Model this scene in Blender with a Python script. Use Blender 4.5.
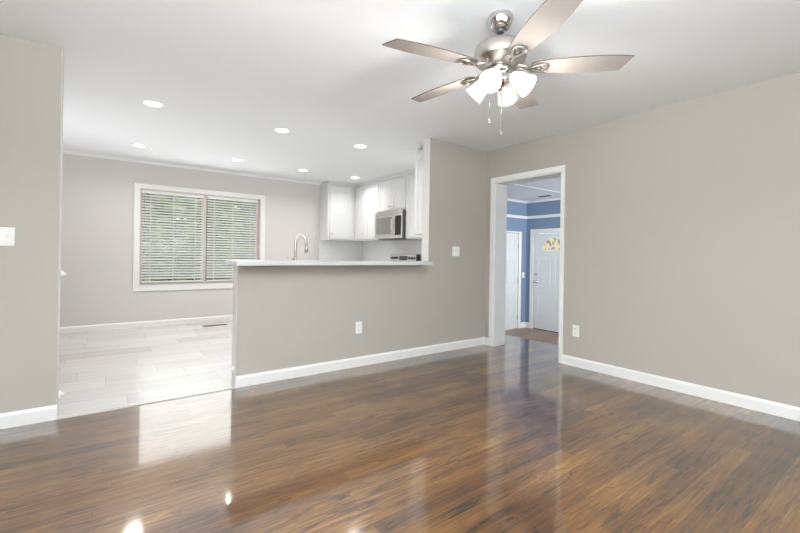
import bpy, bmesh, math, random
from math import sin, cos, radians, pi
from mathutils import Vector, Matrix

for o in list(bpy.data.objects):
    bpy.data.objects.remove(o)
scn = bpy.context.scene
COL = scn.collection
random.seed(7)

# ------------------------------------------------------------------ camera
cd = bpy.data.cameras.new('camera')
cam = bpy.data.objects.new('camera', cd)
COL.objects.link(cam)
scn.camera = cam
cd.sensor_width = 36.0
cd.lens = 405.2 / 800 * 36.0
cd.shift_y = -11.22 / 800
cd.clip_start = 0.05
YAW, ROLL = 0.6372, 0.015
fw = Vector((sin(YAW), cos(YAW), 0))
rt = Vector((cos(YAW), -sin(YAW), 0))
up = rt.cross(fw)
R2 = rt * cos(ROLL) + up * sin(ROLL)
U2 = -rt * sin(ROLL) + up * cos(ROLL)
cam.matrix_world = Matrix(((R2.x, U2.x, -fw.x, -3.9311), (R2.y, U2.y, -fw.y, -3.4835),
                           (R2.z, U2.z, -fw.z, 1.1118), (0, 0, 0, 1)))

# ------------------------------------------------------------------ view, world
vs = scn.view_settings
vs.view_transform = 'Standard'
vs.look = 'None'
vs.gamma = 1.0
vs.use_curve_mapping = False
vs.exposure = 0.0
w = bpy.data.worlds.new('sky')
scn.world = w
w.use_nodes = True
bg = w.node_tree.nodes['Background']
bg.inputs[0].default_value = (0.86, 0.94, 1.0, 1)
bg.inputs[1].default_value = 4.2

def area(name, loc, target, sx, sy, power, color=(1, 1, 1), spread=180):
    l = bpy.data.lights.new(name, 'AREA')
    l.shape = 'RECTANGLE'
    l.size, l.size_y = sx, sy
    l.energy = power
    l.color = color
    l.spread = radians(spread)
    o = bpy.data.objects.new(name, l)
    COL.objects.link(o)
    o.location = loc
    d = Vector(target) - Vector(loc)
    o.rotation_euler = d.to_track_quat('-Z', 'Y').to_euler()
    return o

H = 2.44
# daylight of the living-room windows behind and left of the camera and of the kitchen window, plus added fill lamps
area('daylight_rear_window', (-2.4, -5.25, 1.45), (-2.4, 0, 1.3), 2.6, 1.5, 12, (0.92, 0.97, 1.0))
area('daylight_side_window', (-5.65, -3.4, 1.45), (0, -3.0, 1.4), 2.2, 1.5, 42, (0.92, 0.97, 1.0))
area('ceiling_bounce_fill', (-4.3, -4.2, 1.75), (-4.15, -4.0, 2.44), 1.4, 1.4, 262, (0.90, 0.955, 1.0), 145)  # unseen lamp added behind the camera to brighten the living-room ceiling
area('kitchen_bounce_fill', (-5.05, 1.9, 1.0), (-4.9, 1.9, 2.44), 1.1, 2.4, 17, (0.96, 0.98, 1.0), 170)  # lamp added out of sight behind the left stub to brighten the kitchen
area('daylight_kitchen_window', (-2.6, 3.40, 1.3), (-2.6, 0, 1.25), 1.7, 1.3, 15, (0.97, 0.985, 1.0))
area('foyer_fill', (1.5, -2.6, 1.2), (3.4, 1.5, 1.3), 1.2, 1.4, 42, (0.97, 0.985, 1.0), 90)  # unseen lamp added to light the foyer, standing in for window daylight

# ------------------------------------------------------------------ materials
def s2l(c):
    return tuple(((v / 255) / 12.92 if v / 255 <= 0.04045 else ((v / 255 + 0.055) / 1.055) ** 2.4) for v in c)

MATS = {}
def mat(name, rgb, rough=0.5, metal=0.0, emit=None, estr=0.0, coat=0.0, spec=None, bump=0.0, bscale=200, var=0.0):
    if name in MATS:
        return MATS[name]
    m = bpy.data.materials.new(name)
    m.use_nodes = True
    nt = m.node_tree
    b = nt.nodes['Principled BSDF']
    c = s2l(rgb) + (1,)
    b.inputs['Base Color'].default_value = c
    b.inputs['Roughness'].default_value = rough
    b.inputs['Metallic'].default_value = metal
    b.inputs['Coat Weight'].default_value = coat
    if spec is not None:
        b.inputs['Specular IOR Level'].default_value = spec
    if emit:
        b.inputs['Emission Color'].default_value = tuple(emit) + (1,)
        b.inputs['Emission Strength'].default_value = estr
    tc = nt.nodes.new('ShaderNodeTexCoord')
    nz = nt.nodes.new('ShaderNodeTexNoise')
    nz.inputs['Scale'].default_value = bscale
    nz.inputs['Detail'].default_value = 3
    nt.links.new(tc.outputs['Object'], nz.inputs['Vector'])
    if var > 0:
        hs = nt.nodes.new('ShaderNodeHueSaturation')
        hs.inputs['Color'].default_value = c
        mr = nt.nodes.new('ShaderNodeMapRange')
        mr.inputs['To Min'].default_value = 1 - var
        mr.inputs['To Max'].default_value = 1 + var
        nt.links.new(nz.outputs['Fac'], mr.inputs['Value'])
        nt.links.new(mr.outputs['Result'], hs.inputs['Value'])
        nt.links.new(hs.outputs['Color'], b.inputs['Base Color'])
    if bump > 0:
        bp = nt.nodes.new('ShaderNodeBump')
        bp.inputs['Strength'].default_value = bump
        bp.inputs['Distance'].default_value = 0.002
        nt.links.new(nz.outputs['Fac'], bp.inputs['Height'])
        nt.links.new(bp.outputs['Normal'], b.inputs['Normal'])
    MATS[name] = m
    return m

M_wall = mat('greige_wall_paint', (178, 172, 163), 0.75, bump=0.05, bscale=260)
M_kwall = mat('kitchen_wall_paint', (212, 208, 205), 0.7, bump=0.05, bscale=260)
M_blue = mat('blue_wall_paint', (124, 145, 172), 0.7, bump=0.05, bscale=260)
M_ceil = mat('ceiling_paint', (234, 236, 238), 0.85, bump=0.06, bscale=180)
M_trim = mat('white_trim_paint', (236, 236, 233), 0.35)
M_cab = mat('white_cabinet_paint', (220, 220, 220), 0.35)
M_plate = mat('white_plastic', (240, 240, 236), 0.3)
M_slot = mat('dark_slot', (40, 38, 36), 0.6)
M_quartz = mat('white_quartz', (206, 209, 206), 0.2, var=0.02, bscale=14)
M_steel = mat('stainless_steel', (205, 203, 200), 0.28, 1.0, bump=0.02, bscale=300)
M_nickel = mat('brushed_nickel', (196, 190, 182), 0.3, 1.0)
M_chrome = mat('polished_nickel', (205, 202, 200), 0.1, 1.0)
M_black = mat('black_glass', (30, 30, 32), 0.08)
M_dgrey = mat('dark_grey_metal', (96, 96, 98), 0.4, 0.4)
M_mwglass = mat('microwave_glass', (128, 126, 124), 0.12)
M_door = mat('white_door_paint', (222, 226, 228), 0.4)
M_vinyl = mat('window_vinyl', (226, 214, 210), 0.4)
M_blind = mat('blind_slat', (238, 238, 235), 0.5)
M_bark = mat('tree_bark', (92, 78, 64), 0.9, var=0.3, bscale=9)
M_grass = mat('lawn', (96, 118, 66), 0.95, var=0.3, bscale=5)
M_tile_bs = mat('white_backsplash', (238, 238, 237), 0.25)
M_paint = mat('white_picket', (230, 230, 228), 0.5)

def leaf_mat(name, rgb, rgb2):
    m = mat(name, rgb, 0.7)
    nt = m.node_tree
    b = nt.nodes['Principled BSDF']
    nz = nt.nodes.new('ShaderNodeTexNoise')
    nz.inputs['Scale'].default_value = 3.0
    nz.inputs['Detail'].default_value = 6
    rp = nt.nodes.new('ShaderNodeValToRGB')
    rp.color_ramp.elements[0].position = 0.35
    rp.color_ramp.elements[1].position = 0.65
    rp.color_ramp.elements[0].color = s2l(rgb) + (1,)
    rp.color_ramp.elements[1].color = s2l(rgb2) + (1,)
    tc = nt.nodes.new('ShaderNodeTexCoord')
    nt.links.new(tc.outputs['Object'], nz.inputs['Vector'])
    nt.links.new(nz.outputs['Fac'], rp.inputs['Fac'])
    nt.links.new(rp.outputs['Color'], b.inputs['Base Color'])
    return m
M_leaf = leaf_mat('leaf_green', (128, 138, 104), (182, 186, 144))
M_leaf2 = leaf_mat('leaf_dark', (108, 118, 98), (152, 158, 130))

def glass_mat():
    m = bpy.data.materials.new('window_glass')
    m.use_nodes = True
    nt = m.node_tree
    nt.nodes.remove(nt.nodes['Principled BSDF'])
    out = nt.nodes['Material Output']
    tr = nt.nodes.new('ShaderNodeBsdfTransparent')
    tr.inputs[0].default_value = (0.93, 0.96, 0.95, 1)
    gl = nt.nodes.new('ShaderNodeBsdfGlossy')
    gl.inputs['Roughness'].default_value = 0.02
    fr = nt.nodes.new('ShaderNodeFresnel')
    fr.inputs['IOR'].default_value = 1.5
    mx = nt.nodes.new('ShaderNodeMixShader')
    nt.links.new(fr.outputs[0], mx.inputs[0])
    nt.links.new(tr.outputs[0], mx.inputs[1])
    nt.links.new(gl.outputs[0], mx.inputs[2])
    nt.links.new(mx.outputs[0], out.inputs['Surface'])
    return m
M_glass = glass_mat()

class NG:
    """tiny helper to write node maths"""
    def __init__(s, m):
        s.nt = m.node_tree
    def n(s, t, **kw):
        nd = s.nt.nodes.new(t)
        for k, v in kw.items():
            setattr(nd, k, v)
        return nd
    def l(s, a, b):
        s.nt.links.new(a, b)
    def math(s, op, a, b=None, c=None):
        nd = s.n('ShaderNodeMath', operation=op)
        for i, v in enumerate((a, b, c)):
            if v is None:
                continue
            if isinstance(v, (int, float)):
                nd.inputs[i].default_value = v
            else:
                s.l(v, nd.inputs[i])
        return nd.outputs[0]

def plank_mat(name, width, length, cols, rough, grain=1.0, gapw=0.0012, coat=0.0, bumpd=0.0006, gapdark=0.45,
              streak=0.0, swap=False, blotch=0.25, ior=1.5, gstretch=26, wav=0.0):
    m = bpy.data.materials.new(name)
    m.use_nodes = True
    b = m.node_tree.nodes['Principled BSDF']
    g = NG(m)
    tc = g.n('ShaderNodeTexCoord')
    sp = g.n('ShaderNodeSeparateXYZ')
    g.l(tc.outputs['Object'], sp.inputs[0])
    X, Y = sp.outputs[0], sp.outputs[1]
    if swap:
        X, Y = Y, X
    v = g.math('DIVIDE', Y, width)
    row = g.math('FLOOR', v)
    wn = g.n('ShaderNodeTexWhiteNoise', noise_dimensions='1D')
    g.l(row, wn.inputs['W'])
    u = g.math('ADD', g.math('DIVIDE', X, length), g.math('MULTIPLY', wn.outputs['Value'], 7.31))
    idx = g.math('FLOOR', u)
    cb = g.n('ShaderNodeCombineXYZ')
    g.l(idx, cb.inputs[0]); g.l(row, cb.inputs[1])
    wn2 = g.n('ShaderNodeTexWhiteNoise', noise_dimensions='2D')
    g.l(cb.outputs[0], wn2.inputs['Vector'])
    rnd = wn2.outputs['Value']
    # grain coordinates: stretched along the plank, shifted per plank
    gx = g.math('ADD', X, g.math('MULTIPLY', rnd, 37.0))
    gc = g.n('ShaderNodeCombineXYZ')
    g.l(gx, gc.inputs[0])
    g.l(g.math('MULTIPLY', Y, gstretch), gc.inputs[1])
    g.l(g.math('MULTIPLY', rnd, 11.0), gc.inputs[2])
    n1 = g.n('ShaderNodeTexNoise')
    n1.inputs['Scale'].default_value = 2.2
    n1.inputs['Detail'].default_value = 7
    n1.inputs['Roughness'].default_value = 0.65
    n1.inputs['Distortion'].default_value = 1.2
    g.l(gc.outputs[0], n1.inputs['Vector'])
    n2 = g.n('ShaderNodeTexNoise')
    n2.inputs['Scale'].default_value = 9
    n2.inputs['Detail'].default_value = 5
    g.l(gc.outputs[0], n2.inputs['Vector'])
    n3 = g.n('ShaderNodeTexNoise')
    n3.inputs['Scale'].default_value = 1.3
    n3.inputs['Detail'].default_value = 4
    g.l(tc.outputs['Object'], n3.inputs['Vector'])
    # tone = plank random + grain + blotch
    t = g.math('ADD', g.math('MULTIPLY', g.math('SUBTRACT', rnd, 0.5), 0.42),
               g.math('MULTIPLY', g.math('SUBTRACT', n1.outputs['Fac'], 0.5), 1.5 * grain))
    t = g.math('ADD', t, g.math('MULTIPLY', g.math('SUBTRACT', n2.outputs['Fac'], 0.5), 0.7 * grain))
    t = g.math('ADD', t, g.math('MULTIPLY', g.math('SUBTRACT', n3.outputs['Fac'], 0.5), 2 * blotch))
    t = g.math('ADD', t, 0.5)
    if streak:
        sc_ = g.n('ShaderNodeCombineXYZ')
        g.l(gx, sc_.inputs[0]); g.l(g.math('MULTIPLY', Y, 7.0), sc_.inputs[1]); g.l(g.math('MULTIPLY', rnd, 3.0), sc_.inputs[2])
        n4 = g.n('ShaderNodeTexNoise')
        n4.inputs['Scale'].default_value = 2.6
        n4.inputs['Detail'].default_value = 8
        n4.inputs['Roughness'].default_value = 0.75
        n4.inputs['Distortion'].default_value = 0.8
        g.l(sc_.outputs[0], n4.inputs['Vector'])
        m4 = g.n('ShaderNodeMapRange')
        m4.inputs['From Min'].default_value = 0.54
        m4.inputs['From Max'].default_value = 0.62
        g.l(n4.outputs['Fac'], m4.inputs['Value'])
        t = g.math('SUBTRACT', t, g.math('MULTIPLY', m4.outputs[0], streak))
    rp = g.n('ShaderNodeValToRGB')
    els = rp.color_ramp.elements
    els[0].position = 0.0
    els[0].color = s2l(cols[0]) + (1,)
    els[1].position = 1.0
    els[1].color = s2l(cols[-1]) + (1,)
    for i, c in enumerate(cols[1:-1]):
        e = els.new((i + 1) / (len(cols) - 1))
        e.color = s2l(c) + (1,)
    g.l(t, rp.inputs['Fac'])
    # gaps
    fv = g.math('FRACT', v)
    fu = g.math('FRACT', u)
    dv = g.math('MULTIPLY', g.math('MINIMUM', fv, g.math('SUBTRACT', 1.0, fv)), width)
    du = g.math('MULTIPLY', g.math('MINIMUM', fu, g.math('SUBTRACT', 1.0, fu)), length)
    dmin = g.math('MINIMUM', dv, du)
    mr = g.n('ShaderNodeMapRange')
    mr.inputs['From Min'].default_value = gapw * 0.5
    mr.inputs['From Max'].default_value = gapw * 1.6
    g.l(dmin, mr.inputs['Value'])
    mix = g.n('ShaderNodeMix', data_type='RGBA')
    dk = tuple(x * gapdark for x in s2l(cols[len(cols) // 2]))
    mix.inputs[6].default_value = dk + (1,)
    g.l(mr.outputs[0], mix.inputs[0])
    g.l(rp.outputs['Color'], mix.inputs[7])
    g.l(mix.outputs[2], b.inputs['Base Color'])
    b.inputs['Roughness'].default_value = rough
    b.inputs['IOR'].default_value = ior
    b.inputs['Coat Weight'].default_value = coat
    b.inputs['Coat Roughness'].default_value = 0.075
    b.inputs['Coat IOR'].default_value = 2.15
    b.inputs['Specular IOR Level'].default_value = 0.3
    bp = g.n('ShaderNodeBump')
    bp.inputs['Strength'].default_value = 1.0
    bp.inputs['Distance'].default_value = bumpd
    cup = g.math('MULTIPLY', g.math('MULTIPLY', fv, g.math('SUBTRACT', 1.0, fv)), wav)
    hgt = g.math('ADD', g.math('MULTIPLY', n1.outputs['Fac'], 0.5), g.math('MULTIPLY', mr.outputs[0], 0.6))
    hgt = g.math('ADD', hgt, g.math('ADD', cup, g.math('MULTIPLY', rnd, wav * 0.2)))
    g.l(hgt, bp.inputs['Height'])
    g.l(bp.outputs['Normal'], b.inputs['Normal'])
    return m

M_wood = plank_mat('dark_oak_floor', 0.083, 1.3,
                   [(30, 14, 2), (66, 38, 10), (94, 60, 21), (116, 80, 32), (146, 107, 50)], 0.35,
                   coat=1.0, bumpd=0.0004, ior=1.55, wav=0.5, blotch=0.6, grain=0.85, streak=0.38, gapdark=0.6, gapw=.0009, gstretch=18)
M_wood2 = plank_mat('foyer_wood_floor', 0.12, 1.2,
                    [(122, 100, 84), (156, 130, 110), (180, 154, 132)], 0.4, grain=0.7)
M_tile = plank_mat('pale_wood_look_tile', 0.30, 0.60,
                   [(180, 175, 172), (204, 200, 198), (220, 218, 217)], 0.22, grain=0.55, gapw=0.0022, gapdark=0.78,
                   blotch=0.12, gstretch=9, bumpd=0.0003)
M_blade = plank_mat('weathered_blade_wood', 2.0, 9.0,
                    [(200, 188, 181), (224, 214, 207), (240, 232, 227)], 0.7, grain=0.8, gapw=0.0, blotch=0.05,
                    gstretch=24)
M_bladeedge = mat('dark_blade_edge', (86, 70, 62), 0.6)

def emis(name, rgb, strength, base=(250, 250, 248)):
    return mat(name, base, 0.4, emit=rgb, estr=strength)
M_shade = emis('frosted_shade_glass', (1.0, 0.96, 0.90), 0.25)
M_bulb = emis('lit_bulb', (1.0, 0.93, 0.84), 14)
M_can = emis('lit_downlight_lens', (1.0, 0.98, 0.95), 9)
M_fan_glass = None

# ------------------------------------------------------------------ mesh helpers
I4 = Matrix.Identity(4)
def new():
    return bmesh.new()

def box(bm, a, b, M=I4, bev=0.0):
    x0, x1 = sorted((a[0], b[0])); y0, y1 = sorted((a[1], b[1])); z0, z1 = sorted((a[2], b[2]))
    vs_ = [bm.verts.new(M @ Vector(p)) for p in
           ((x0, y0, z0), (x1, y0, z0), (x1, y1, z0), (x0, y1, z0), (x0, y0, z1), (x1, y0, z1), (x1, y1, z1), (x0, y1, z1))]
    fs = [bm.faces.new([vs_[i] for i in f]) for f in
          ((3, 2, 1, 0), (4, 5, 6, 7), (0, 1, 5, 4), (1, 2, 6, 5), (2, 3, 7, 6), (3, 0, 4, 7))]
    if bev > 0:
        es = set(e for f in fs for e in f.edges)
        bmesh.ops.bevel(bm, geom=list(es), offset=bev, segments=2, profile=0.5, affect='EDGES')

def prism(bm, pts, z0, z1, M=I4):
    """polygon (x,y) extruded z0..z1"""
    a = [bm.verts.new(M @ Vector((p[0], p[1], z0))) for p in pts]
    b = [bm.verts.new(M @ Vector((p[0], p[1], z1))) for p in pts]
    f1 = bm.faces.new(list(reversed(a))); f2 = bm.faces.new(b)
    n = len(pts)
    sd = [bm.faces.new((a[i], a[(i + 1) % n], b[(i + 1) % n], b[i])) for i in range(n)]
    return f1, f2, sd

def lathe(bm, prof, M=I4, seg=32, smooth=True):
    rings = []
    for r, z in prof:
        if r < 1e-6:
            rings.append([bm.verts.new(M @ Vector((0, 0, z)))])
        else:
            rings.append([bm.verts.new(M @ Vector((r * cos(2 * pi * k / seg), r * sin(2 * pi * k / seg), z)))
                          for k in range(seg)])
    for A, B in zip(rings, rings[1:]):
        for k in range(seg):
            k2 = (k + 1) % seg
            if len(A) == 1 and len(B) == 1:
                continue
            if len(A) == 1:
                f = bm.faces.new((A[0], B[k2], B[k]))
            elif len(B) == 1:
                f = bm.faces.new((A[k], A[k2], B[0]))
            else:
                f = bm.faces.new((A[k], A[k2], B[k2], B[k]))
            f.smooth = smooth

def cyl(bm, p0, p1, r, seg=20, r1=None):
    p0, p1 = Vector(p0), Vector(p1)
    d = p1 - p0
    M = Matrix.Translation(p0) @ d.to_track_quat('Z', 'Y').to_matrix().to_4x4()
    L = d.length
    r1 = r if r1 is None else r1
    lathe(bm, [(0, 0), (r, 0), (r1, L), (0, L)], M, seg)

def tube(bm, pts, r, seg=12, closed=False):
    pts = [Vector(p) for p in pts]
    n = len(pts)
    rings = []
    prev = None
    for i, p in enumerate(pts):
        if closed:
            t = pts[(i + 1) % n] - pts[i - 1]
        else:
            t = pts[min(i + 1, n - 1)] - pts[max(i - 1, 0)]
        t.normalize()
        if prev is None:
            a = Vector((0, 0, 1)) if abs(t.z) < 0.9 else Vector((1, 0, 0))
            nrm = t.cross(a).normalized()
        else:
            nrm = (prev - t * prev.dot(t)).normalized()
        prev = nrm
        bn = t.cross(nrm)
        rr = r[i] if isinstance(r, (list, tuple)) else r
        rings.append([bm.verts.new(p + (nrm * cos(2 * pi * k / seg) + bn * sin(2 * pi * k / seg)) * rr) for k in range(seg)])
    rng = range(n) if closed else range(n - 1)
    for i in rng:
        A, B = rings[i], rings[(i + 1) % n]
        for k in range(seg):
            f = bm.faces.new((A[k], A[(k + 1) % seg], B[(k + 1) % seg], B[k]))
            f.smooth = True
    if not closed:
        bm.faces.new(list(reversed(rings[0]))); bm.faces.new(rings[-1])

def wloc(o):
    v = Vector((0, 0, 0))
    while o is not None:
        v += o.location
        o = o.parent
    return v

def obj(name, bm, m, parent=None, origin=None, mats=None):
    me = bpy.data.meshes.new(name)
    bmesh.ops.recalc_face_normals(bm, faces=bm.faces)
    base = wloc(parent) if parent else Vector((0, 0, 0))
    if origin is not None:
        origin = Vector(origin)
    else:
        origin = base if parent else Vector((0, 0, 0))
    bmesh.ops.translate(bm, verts=bm.verts, vec=-origin)
    bm.to_mesh(me)
    bm.free()
    for mm in (mats or [m]):
        me.materials.append(mm)
    o = bpy.data.objects.new(name, me)
    COL.objects.link(o)
    if parent:
        o.parent = parent
    o.location = origin - base
    return o

def tag(o, label, cat, group=None, kind=None):
    if label: o['label'] = label
    if cat: o['category'] = cat
    if group: o['group'] = group
    if kind: o['kind'] = kind
    return o

def thing(name, loc, label, cat, group=None, kind=None):
    o = bpy.data.objects.new(name, None)
    o.empty_display_size = 0.1
    COL.objects.link(o)
    o.location = loc
    return tag(o, label, cat, group, kind)

def struct(name, bm, m, parent=None):
    o = obj(name, bm, m, parent)
    if parent is None:
        o['kind'] = 'structure'
    return o

def copy_tree(o, parent=None):
    c = o.copy()
    COL.objects.link(c)
    c.parent = parent
    for ch in [k for k in bpy.data.objects if k.parent == o]:
        copy_tree(ch, c)
    return c

def frame(o, u, n):
    """matrix: local x -> u (horizontal along wall), y -> n (outward normal), z up"""
    u, n = Vector(u), Vector(n)
    return Matrix(((u.x, n.x, 0, o[0]), (u.y, n.y, 0, o[1]), (u.z, n.z, 1, o[2]), (0, 0, 0, 1)))

# ------------------------------------------------------------------ the room shell
T = 0.12
XE, XH, XS = -0.949, -3.0157, -4.149      # wall end, half-wall end, stub end
XL, YB = -5.8, -5.4                       # rest of the living room, behind the camera
KW, KR, KL = 3.55, 0.29, -5.8             # kitchen: window wall, right wall, left wall
BH = 1.012                                # half-wall height
DY0, DY1, DH = -1.046, -0.133, 2.036       # doorway opening
FZ, FX, FY, FH = -0.385, 3.40, 1.88, 2.30 # foyer floor, door wall, left wall, ceiling
FYB = -2.8

bm = new(); box(bm, (XL - .15, YB - .15, -0.05), (0.0, 0.0, 0)); box(bm, (0, DY0 - .02, -0.05), (0.2, DY1 + .02, 0))
struct('floor', bm, M_wood)
bm = new(); box(bm, (KL - .15, 0.0, -0.05), (KR + .1, KW + .15, 0.0))
struct('floor_kitchen', bm, M_tile)
bm = new(); box(bm, (0.2, FYB, -0.05), (0.75, FY, 0.0)); box(bm, (0.72, FYB, FZ), (0.75, FY, -0.05))
struct('floor_landing', bm, M_wood)
bm = new(); box(bm, (0.75, FYB - .1, FZ - 0.05), (FX + .1, FY + .1, FZ))
struct('floor_foyer', bm, M_wood2)
bm = new(); box(bm, (XL - .15, YB - .15, H), (KR + .1, 0.0, H + .08)); box(bm, (KL - .15, 0, H), (KR + .1, KW + .15, H + .08))
struct('ceiling', bm, M_ceil)
bm = new(); box(bm, (0.2, FYB - .1, FH), (FX + .1, FY + .1, FH + .06))
struct('ceiling_foyer', bm, M_ceil)

# dividing wall: stub on the left, half wall, full wall to the corner (one colour each side)
bm = new(); box(bm, (XL - .15, 0, 0), (XS, T, H)); struct('wall_left_stub', bm, M_wall)
bm = new(); box(bm, (XH, 0, 0), (XE, T, BH)); struct('wall_half', bm, M_wall)
bm = new(); box(bm, (XE, 0, 0), (KR + .1, T, H)); struct('wall_back', bm, M_wall)
# kitchen-side paint and the white-painted ends of the dividing wall
bm = new(); box(bm, (XE - .004, 0.003, BH), (XE, T + .002, H)); box(bm, (XE - .004, T, 0), (KR, T + .004, H))
box(bm, (XH - .004, 0.003, 0.0), (XH, T + .002, BH)); box(bm, (XH - .004, T, 0), (XE, T + .004, BH))
box(bm, (XS, 0.003, 0.0), (XS + .004, T + .002, H)); box(bm, (KL, T, 0), (XS + .004, T + .004, H))
struct('trim_wall_ends', bm, M_kwall)
bm = new(); box(bm, (XH - .006, 0.0, 0.0), (XH - .004, T + .004, BH)); struct('trim_half_wall_end', bm, M_trim)
# right wall with the doorway
bm = new()
box(bm, (0, YB - .15, 0), (0.2, DY0, H)); box(bm, (0, DY1, 0), (0.2, 0, H)); box(bm, (0, DY0, DH), (0.2, DY1, H))
struct('wall_right', bm, M_wall)
# living room left wall and rear wall with window openings
def holed(bm, x_is, c0, c1, a0, a1, h0, h1, z0, z1, top):
    """wall slab c0..c1 thick, from a0 to a1 along, with a hole h0..h1, z0..z1"""
    def bx_(p, q, za, zb):
        if x_is:
            box(bm, (c0, p, za), (c1, q, zb))
        else:
            box(bm, (p, c0, za), (q, c1, zb))
    bx_(a0, h0, 0, top); bx_(h1, a1, 0, top); bx_(h0, h1, 0, z0); bx_(h0, h1, z1, top)
bm = new(); holed(bm, True, XL - .15, XL, YB - .15, 0, -4.4, -2.4, 0.7, 2.1, H); struct('wall_left', bm, M_wall)
bm = new(); holed(bm, False, YB - .15, YB, XL, 0, -3.6, -1.2, 0.7, 2.1, H); struct('wall_rear', bm, M_wall)
# kitchen walls
WX0, WX1, WZ0, WZ1 = -3.472, -1.715, 0.60, 2.035
bm = new(); holed(bm, False, KW, KW + .15, KL - .15, KR + .1, WX0, WX1, WZ0, WZ1, H); struct('wall_kitchen_far', bm, M_kwall)
bm = new(); box(bm, (KR, T, 0), (KR + .1, KW, H)); struct('wall_kitchen_right', bm, M_kwall)
bm = new(); box(bm, (KL - .15, T, 0), (KL, KW, H)); struct('wall_kitchen_left', bm, M_kwall)
# foyer walls
FD0, FD1, FDT = 0.78, 1.69, 1.615   # front door opening along y, its top
bm = new()
box(bm, (FX, FYB - .1, FZ), (FX + .12, FD0, FH)); box(bm, (FX, FD1, FZ), (FX + .12, FY + .1, FH)); box(bm, (FX, FD0, FDT), (FX + .12, FD1, FH))
struct('wall_foyer_front', bm, M_blue)
CD0, CD1 = 2.32, 3.13
bm = new()
box(bm, (KR + .1, FY, FZ), (CD0, FY + .1, FH)); box(bm, (CD1, FY, FZ), (FX, FY + .1, FH)); box(bm, (CD0, FY, FDT), (CD1, FY + .1, FH))
struct('wall_foyer_left', bm, M_blue)
bm = new(); holed(bm, False, FYB - .1, FYB, 0.2, FX, 1.5, 3.0, 0.4, 1.9, FH); 
box(bm, (0.75, FYB - .1, FZ), (FX, FYB, 0))
struct('wall_foyer_side', bm, M_blue)

# ---------------- baseboards
def base_run(bm, p0, p1, n, h=0.094, t=0.014, z=0.0):
    """moulded baseboard from p0 to p1; n = outward normal"""
    p0, p1, n = Vector(p0 + (0,)), Vector(p1 + (0,)), Vector(n + (0,))
    prof = [(0, 0), (t, 0), (t, h * .80), (t * .72, h * .88), (t * .5, h * .93), (t * .28, h), (0, h)]
    ra = [bm.verts.new(p0 + n * a + Vector((0, 0, z + b))) for a, b in prof]
    rb = [bm.verts.new(p1 + n * a + Vector((0, 0, z + b))) for a, b in prof]
    k = len(prof)
    for i in range(k):
        bm.faces.new((ra[i], ra[(i + 1) % k], rb[(i + 1) % k], rb[i]))
    bm.faces.new(list(reversed(ra))); bm.faces.new(rb)
CW, CW0 = 0.054, 0.036   # casing width
bm = new(); base_run(bm, (XL, 0), (XS + .004, 0), (0, -1)); struct('baseboard_left', bm, M_trim)
bm = new(); base_run(bm, (XH - .004, 0), (-.014, 0), (0, -1)); struct('baseboard_back', bm, M_trim)
bm = new(); base_run(bm, (0, -.0), (0, DY1 + CW + .0), (-1, 0)); base_run(bm, (0, DY0 - CW0), (0, YB), (-1, 0)); struct('baseboard_right', bm, M_trim)
bm = new(); base_run(bm, (KL, KW), (-0.62, KW), (0, -1), 0.085); struct('baseboard_kitchen', bm, M_trim)
bm = new(); base_run(bm, (XL, YB), (0, YB), (0, 1)); struct('baseboard_rear', bm, M_trim)
bm = new(); base_run(bm, (CD1 + .09, FY), (FX, FY), (0, -1), 0.11, z=FZ); base_run(bm, (FX, FD1 + .09), (FX, FY - .015), (-1, 0), 0.11, z=FZ)
base_run(bm, (FX, FYB), (FX, FD0 - .09), (-1, 0), 0.11, z=FZ); struct('baseboard_foyer', bm, M_trim)

# ---------------- crown trims, rails, threshold
def cove(bm, p0, p1, n, zt, h=0.035, d=0.035):
    p0, p1, n = Vector(p0 + (0,)), Vector(p1 + (0,)), Vector(n + (0,))
    prof = [(0, 0), (0, -h), (d * .25, -h * .8), (d * .75, -h * .3), (d, 0)]
    ra = [bm.verts.new(p0 + n * a + Vector((0, 0, zt + b))) for a, b in prof]
    rb = [bm.verts.new(p1 + n * a + Vector((0, 0, zt + b))) for a, b in prof]
    k = len(prof)
    for i in range(k):
        bm.faces.new((ra[i], ra[(i + 1) % k], rb[(i + 1) % k], rb[i]))
    bm.faces.new(list(reversed(ra))); bm.faces.new(rb)
bm = new(); cove(bm, (KL, KW), (KR, KW), (0, -1), H); struct('trim_kitchen_crown', bm, M_trim)
bm = new(); cove(bm, (KR + .1, FY), (FX, FY), (0, -1), FH, .04, .04); cove(bm, (FX, FYB), (FX, FY), (-1, 0), FH, .04, .04)
struct('trim_foyer_crown', bm, M_trim)
bm = new(); box(bm, (KR + .1, FY - .018, 1.925), (FX - .018, FY, 1.985), bev=.004); box(bm, (FX - .018, FYB, 1.925), (FX, FY, 1.985), bev=.004)
struct('trim_foyer_rail', bm, M_trim)
# ceiling battens in the foyer
bm = new(); box(bm, (1.30, FYB, FH - .006), (1.36, FY, FH)); box(bm, (0.2, 0.72, FH - .006), (FX, 0.76, FH))
struct('trim_foyer_ceiling', bm, M_trim)
M_thr = mat('pale_threshold', (206, 201, 197), 0.3)
bm = new(); prism(bm, [(XS, -.02), (XH, -.02), (XH, .035), (XS, .035)], 0.0, 0.006)
struct('trim_threshold', bm, M_thr)

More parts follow.
